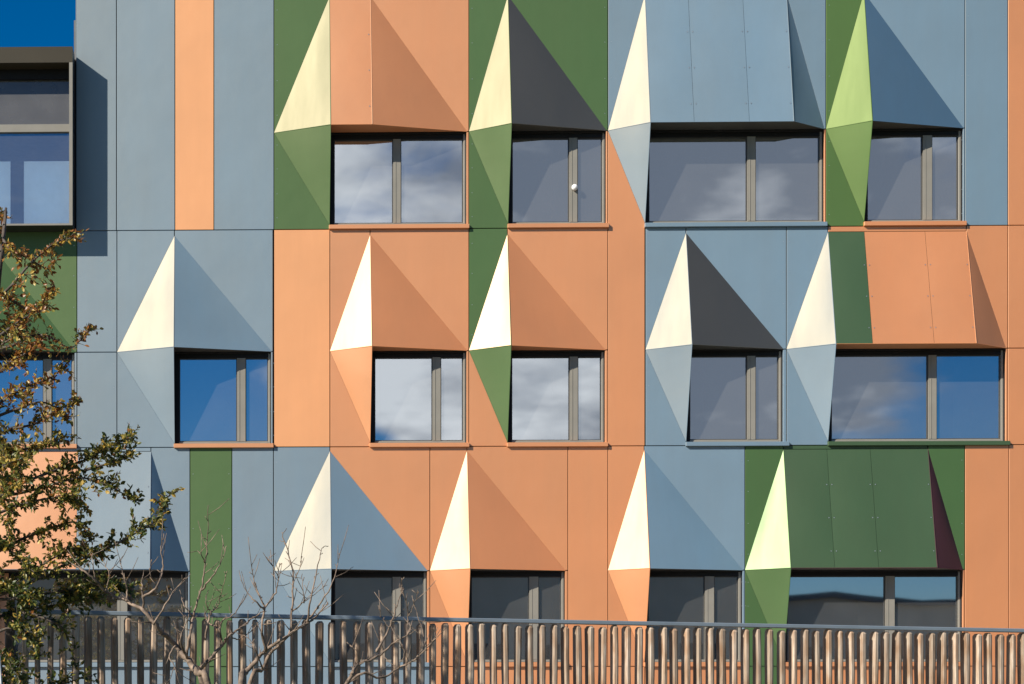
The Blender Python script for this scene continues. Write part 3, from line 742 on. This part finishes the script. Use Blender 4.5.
def shrub():
    rg = random.Random(23)
    base = at(225, 800, 17.2); base.z = gz(base.x, base.y) - 0.04
    root = empty('bare_shrub', base); thing(root, 'leafless shrub of pale forked branches in front of the fence', 'shrub')
    o = base
    S = [  # (polyline, depth, start radius)
        [([(218,740),(207,684),(198,673),(187,658),(176,646),(165,635),(155,625),(144,611),(127,601),(106,592),(94,579),(82,570),(71,564)], 17.0, .034),
         ([(144,611),(143,597),(141,583),(143,570)], 17.0, .012), ([(143,597),(157,585),(163,566),(162,550),(164,535)], 16.9, .012), ([(127,601),(127,589),(123,572),(119,558)], 17.1, .011),
         ([(94,579),(93,562),(91,553)], 17.0, .007), ([(176,646),(170,656),(174,668),(166,684)], 16.9, .009), ([(155,625),(168,600),(176,588),(186,578)], 16.8, .009),
         ([(187,658),(180,640),(186,622),(192,606)], 16.9, .012), ([(106,592),(110,575),(104,562)], 17.1, .007), ([(157,585),(150,575),(152,560)], 17.0, .006)],
        [([(205,740),(201,684),(198,672),(207,663),(222,646),(229,636),(241,628),(253,618),(265,610)], 17.3, .026), ([(222,646),(219,630),(208,622),(205,612)], 17.3, .013), ([(219,630),(224,620),(234,615),(240,604)], 17.4, .010),
         ([(187,658),(190,635),(193,616),(201,590),(206,563),(209,534),(208,505)], 17.1, .015), ([(201,590),(215,573),(222,560),(227,546)], 17.0, .009), ([(206,563),(200,553),(196,551)], 17.1, .006),
         ([(205,640),(208,620),(211,612),(219,604),(222,590),(227,571)], 17.2, .010), ([(229,636),(238,640),(250,632),(258,626)], 17.4, .007), ([(193,616),(184,606),(180,590)], 17.1, .008), ([(211,612),(206,600),(209,590)], 17.2, .006)],
        [([(232,745),(240,684),(246,673),(255,661),(265,651),(284,638),(308,623),(318,616),(327,602)], 17.0, .030), ([(240,740),(250,684),(263,669),(270,653),(289,635),(293,611),(294,578),(287,551),(282,532)], 17.2, .022),
         ([(265,651),(262,628),(264,609),(258,592),(253,578),(252,563)], 17.0, .014), ([(264,609),(255,601),(247,592),(240,580)], 16.9, .009), ([(264,609),(275,592),(278,578),(280,563)], 17.1, .009),
         ([(308,623),(311,599),(316,575),(321,551),(329,546)], 17.0, .010), ([(300,628),(316,610),(331,587),(338,563),(339,553)], 16.9, .010), ([(293,611),(303,603),(312,596),(326,585)], 17.2, .007),
         ([(294,578),(300,566),(301,556)], 17.2, .005), ([(263,669),(256,650),(250,640),(240,634)], 17.1, .008), ([(278,578),(272,566),(268,556)], 17.1, .005), ([(303,603),(303,588),(303,574)], 17.1, .006)],
        [([(300,760),(346,684),(352,673),(358,664),(377,657),(394,642),(406,635),(412,622)], 16.8, .020), ([(377,652),(384,640),(389,628),(395,610),(400,592),(402,578)], 16.7, .012), ([(320,750),(349,683),(381,678),(398,668),(413,661),(432,642),(436,630)], 17.0, .014),
         ([(406,635),(409,616),(405,600),(399,585)], 16.8, .007), ([(409,616),(415,601),(418,590)], 16.8, .005), ([(413,661),(425,645),(420,625),(414,604)], 17.0, .007), ([(358,664),(356,652),(350,644)], 16.8, .006), ([(389,628),(382,618),(380,608)], 16.7, .005),
         ([(398,668),(404,654),(402,644)], 17.0, .005)]]
    for grp in S:
        b = MB()
        for poly, z, r in grp:
            P3 = [at(x + rg.gauss(0,.6), y, z + rg.gauss(0,0.05) + 0.10*math.sin(i*1.3+z*5)*min(1,i)) for i, (x, y) in enumerate(poly)]
            if poly[0][1] > 720: P3[0] = Vector((P3[1].x*0.5+base.x*0.5, P3[0].y, gz(P3[0].x, P3[0].y)-0.05))
            sp = smooth_path(P3, 5); n = len(sp)
            for i in range(1, n-1): sp[i] = sp[i] + Vector((rg.gauss(0,.004), rg.gauss(0,.004), rg.gauss(0,.004)))
            rr = [max(0.0034, 1.2*r*(1-0.86*(i/(n-1))**0.75)) for i in range(n)]
            b.tube([p-o for p in sp], rr, 7)
            for i in range(4, n-1):                      # spurs and buds
                if rg.random() < 0.62:
                    d = (sp[i+1]-sp[i]).normalized()
                    dv = (d*0.75 + Vector((rg.gauss(0,.7), rg.gauss(0,.5), rg.gauss(0.15,.4)))).normalized()
                    ln = rg.choice([0.03,0.04,0.06,0.1,0.17,0.26])
                    q = [sp[i], sp[i]+dv*ln*0.55+Vector((0,0,ln*0.05)), sp[i]+dv*ln+Vector((0,0,ln*0.18))]
                    b.tube([p-o for p in q], [max(0.0028,rr[i]*0.5), 0.0035, 0.0045 if ln < 0.05 else 0.0025], 5)
        b.build('stem', M['twig'], root, True)
shrub()

# white slanted board at the far left, half out of frame
def board():
    b = MB(); p = at(-6, 700, 17.0)
    b.add([(-0.30,-0.02,0),(0.145,-0.02,0),(0.06,-0.02,0.72),(-0.22,-0.02,0.72),(-0.30,0.02,0),(0.145,0.02,0),(0.06,0.02,0.72),(-0.22,0.02,0.72)],
          [(0,1,2,3),(5,4,7,6),(3,2,6,7),(1,0,4,5),(1,5,6,2),(4,0,3,7)])
    o = bevel(b.build('white_board', M['white']), 0.008)
    z0 = gz(p.x, p.y)
    top = at(0, 652, 17.0).z
    o.location = (p.x, p.y, z0 - 0.02); o.scale = (1, 1, (top - z0)/0.72)
    thing(o, 'white board with slanted edge at the lower left corner before the tree', 'board')
board()

# ------------------------------------------------------------------ light
s_loc = Vector((-33.0, -24.0, 24.7))                     # towards the sun, in the facade's own axes
s_dir = (Matrix.Rotation(-TH, 3, 'Z') @ s_loc).normalized()
sun = bpy.data.lights.new('sun', 'SUN'); sun.energy = 5.0; sun.angle = R(0.53); sun.color = (1.0, 0.93, 0.82)
so = bpy.data.objects.new('sun', sun); COL.objects.link(so); so.location = s_dir*60
so.rotation_euler = (-s_dir).to_track_quat('-Z', 'Y').to_euler()

w = bpy.data.worlds.new('World'); scene.world = w; w.use_nodes = True
nt = w.node_tree
for n in list(nt.nodes): nt.nodes.remove(n)
out = N(nt, 'ShaderNodeOutputWorld'); bg = N(nt, 'ShaderNodeBackground'); bg.inputs['Strength'].default_value = 0.05
nt.links.new(bg.outputs[0], out.inputs[0])
sky = N(nt, 'ShaderNodeTexSky', sky_type='NISHITA'); sky.sun_disc = False
sky.sun_elevation = math.asin(s_dir.z); sky.sun_rotation = math.atan2(s_dir.x, s_dir.y)
sky.air_density, sky.dust_density, sky.ozone_density = 0.9, 0.25, 4.0
hs = N(nt, 'ShaderNodeHueSaturation'); hs.inputs['Saturation'].default_value = 1.45; hs.inputs['Value'].default_value = 1.35; hs.inputs['Hue'].default_value = 0.504
nt.links.new(sky.outputs[0], hs.inputs['Color'])
tc = N(nt, 'ShaderNodeTexCoord'); sx = N(nt, 'ShaderNodeSeparateXYZ')
nt.links.new(tc.outputs['Generated'], sx.inputs[0])
def math_(op, a, b=None, c=None, clamp=False):
    n = N(nt, 'ShaderNodeMath', operation=op); n.use_clamp = clamp
    for i, v in enumerate((a, b, c)):
        if v is None: continue
        if isinstance(v, (int, float)): n.inputs[i].default_value = v
        else: nt.links.new(v, n.inputs[i])
    return n.outputs[0]
den = math_('MAXIMUM', math_('ADD', sx.outputs['Z'], 0.16), 0.03)
cb = N(nt, 'ShaderNodeCombineXYZ')
nt.links.new(math_('DIVIDE', sx.outputs['X'], den), cb.inputs[0]); nt.links.new(math_('DIVIDE', sx.outputs['Y'], den), cb.inputs[1])
nz = N(nt, 'ShaderNodeTexNoise'); nz.inputs['Scale'].default_value = 2.4; nz.inputs['Detail'].default_value = 10; nz.inputs['Roughness'].default_value = 0.62; nz.inputs['Distortion'].default_value = 0.3
nt.links.new(cb.outputs[0], nz.inputs['Vector'])
bias = None
for az, el, k, amp in ((5, 17.5, 250, .28), (12, 17, 260, .22), (6.4, 10.8, 900, .6), (12, 10.5, 400, .30), (20.6, 9.4, 1100, .22), (16.8, 10.2, 700, .30), (22.5, 15.5, 300, .24), (17.5, 16.5, 250, .26), (-1, 10, 600, -.30), (5.4, 8.7, 4000, -.4), (22, 4.5, 600, -.05), (24.5, 10.5, 900, -.35)):
    az -= 2.5                                # the facade is turned a little
    d = Vector((math.sin(R(az))*math.cos(R(el)), -math.cos(R(az))*math.cos(R(el)), math.sin(R(el))))
    dp = N(nt, 'ShaderNodeVectorMath', operation='DOT_PRODUCT'); dp.inputs[1].default_value = d
    nt.links.new(tc.outputs['Generated'], dp.inputs[0])
    g = math_('MULTIPLY', math_('EXPONENT', math_('MULTIPLY', math_('SUBTRACT', dp.outputs['Value'], 1.0), float(k))), amp)
    bias = g if bias is None else math_('ADD', bias, g)
cov = math_('ADD', nz.outputs[0], bias)
back = math_('MULTIPLY_ADD', sx.outputs['Y'], -0.02, -0.02)
mr = N(nt, 'ShaderNodeMapRange', interpolation_type='SMOOTHSTEP'); mr.inputs[1].default_value, mr.inputs[2].default_value = 0.56, 0.80
nt.links.new(math_('ADD', cov, back), mr.inputs[0])
up = N(nt, 'ShaderNodeMapRange', interpolation_type='SMOOTHSTEP'); up.inputs[1].default_value, up.inputs[2].default_value = 0.0, 0.05
nt.links.new(sx.outputs['Z'], up.inputs[0])
south = N(nt, 'ShaderNodeMapRange', interpolation_type='SMOOTHSTEP'); south.inputs[1].default_value, south.inputs[2].default_value = 0.1, -0.2
nt.links.new(sx.outputs['Y'], south.inputs[0])
hi = N(nt, 'ShaderNodeMapRange', interpolation_type='SMOOTHSTEP'); hi.inputs[1].default_value, hi.inputs[2].default_value = 0.62, 0.40
nt.links.new(sx.outputs['Z'], hi.inputs[0])
fac = math_('MULTIPLY', math_('MULTIPLY', mr.outputs[0], math_('MULTIPLY', up.outputs[0], hi.outputs[0])), math_('MULTIPLY', south.outputs[0], 0.93))
nz2 = N(nt, 'ShaderNodeTexNoise'); nz2.inputs['Scale'].default_value = 4.6; nz2.inputs['Detail'].default_value = 9; nz2.inputs['Roughness'].default_value = 0.58
nt.links.new(cb.outputs[0], nz2.inputs['Vector'])
rp = N(nt, 'ShaderNodeValToRGB'); e = rp.color_ramp.elements
e[0].position, e[0].color = 0.34, (4.2, 4.7, 5.6, 1); e[1].position, e[1].color = 0.66, (19, 18.8, 18.6, 1)
shade = nz2.outputs[0]
for az, el, k, amp in ((4.5, 17, 500, .10), (7, 11, 900, .14), (12, 16.5, 500, -.20), (17, 16.5, 260, -.11), (22, 17, 400, -.10), (11.5, 10, 900, .10), (16.4, 10, 700, -.22), (20.8, 9.6, 900, -.10)):
    az -= 2.5                                # the facade is turned a little
    d = Vector((math.sin(R(az))*math.cos(R(el)), -math.cos(R(az))*math.cos(R(el)), math.sin(R(el))))
    dp = N(nt, 'ShaderNodeVectorMath', operation='DOT_PRODUCT'); dp.inputs[1].default_value = d
    nt.links.new(tc.outputs['Generated'], dp.inputs[0])
    shade = math_('ADD', shade, math_('MULTIPLY', math_('EXPONENT', math_('MULTIPLY', math_('SUBTRACT', dp.outputs['Value'], 1.0), float(k))), amp))
nt.links.new(shade, rp.inputs[0])
mx = N(nt, 'ShaderNodeMix', data_type='RGBA'); nt.links.new(fac, mx.inputs[0])
nt.links.new(hs.outputs[0], mx.inputs[6]); nt.links.new(rp.outputs[0], mx.inputs[7])
nt.links.new(mx.outputs[2], bg.inputs['Color'])

vs = scene.view_settings
scene.display_settings.display_device = 'sRGB'
vs.view_transform = 'Standard'; vs.look = 'None'; vs.exposure = 0.42; vs.gamma = 1.0; vs.use_curve_mapping = False
scene.cycles.max_bounces = 8; scene.cycles.transparent_max_bounces = 12; scene.cycles.use_denoising = True
scene.cycles.sample_clamp_indirect = 8
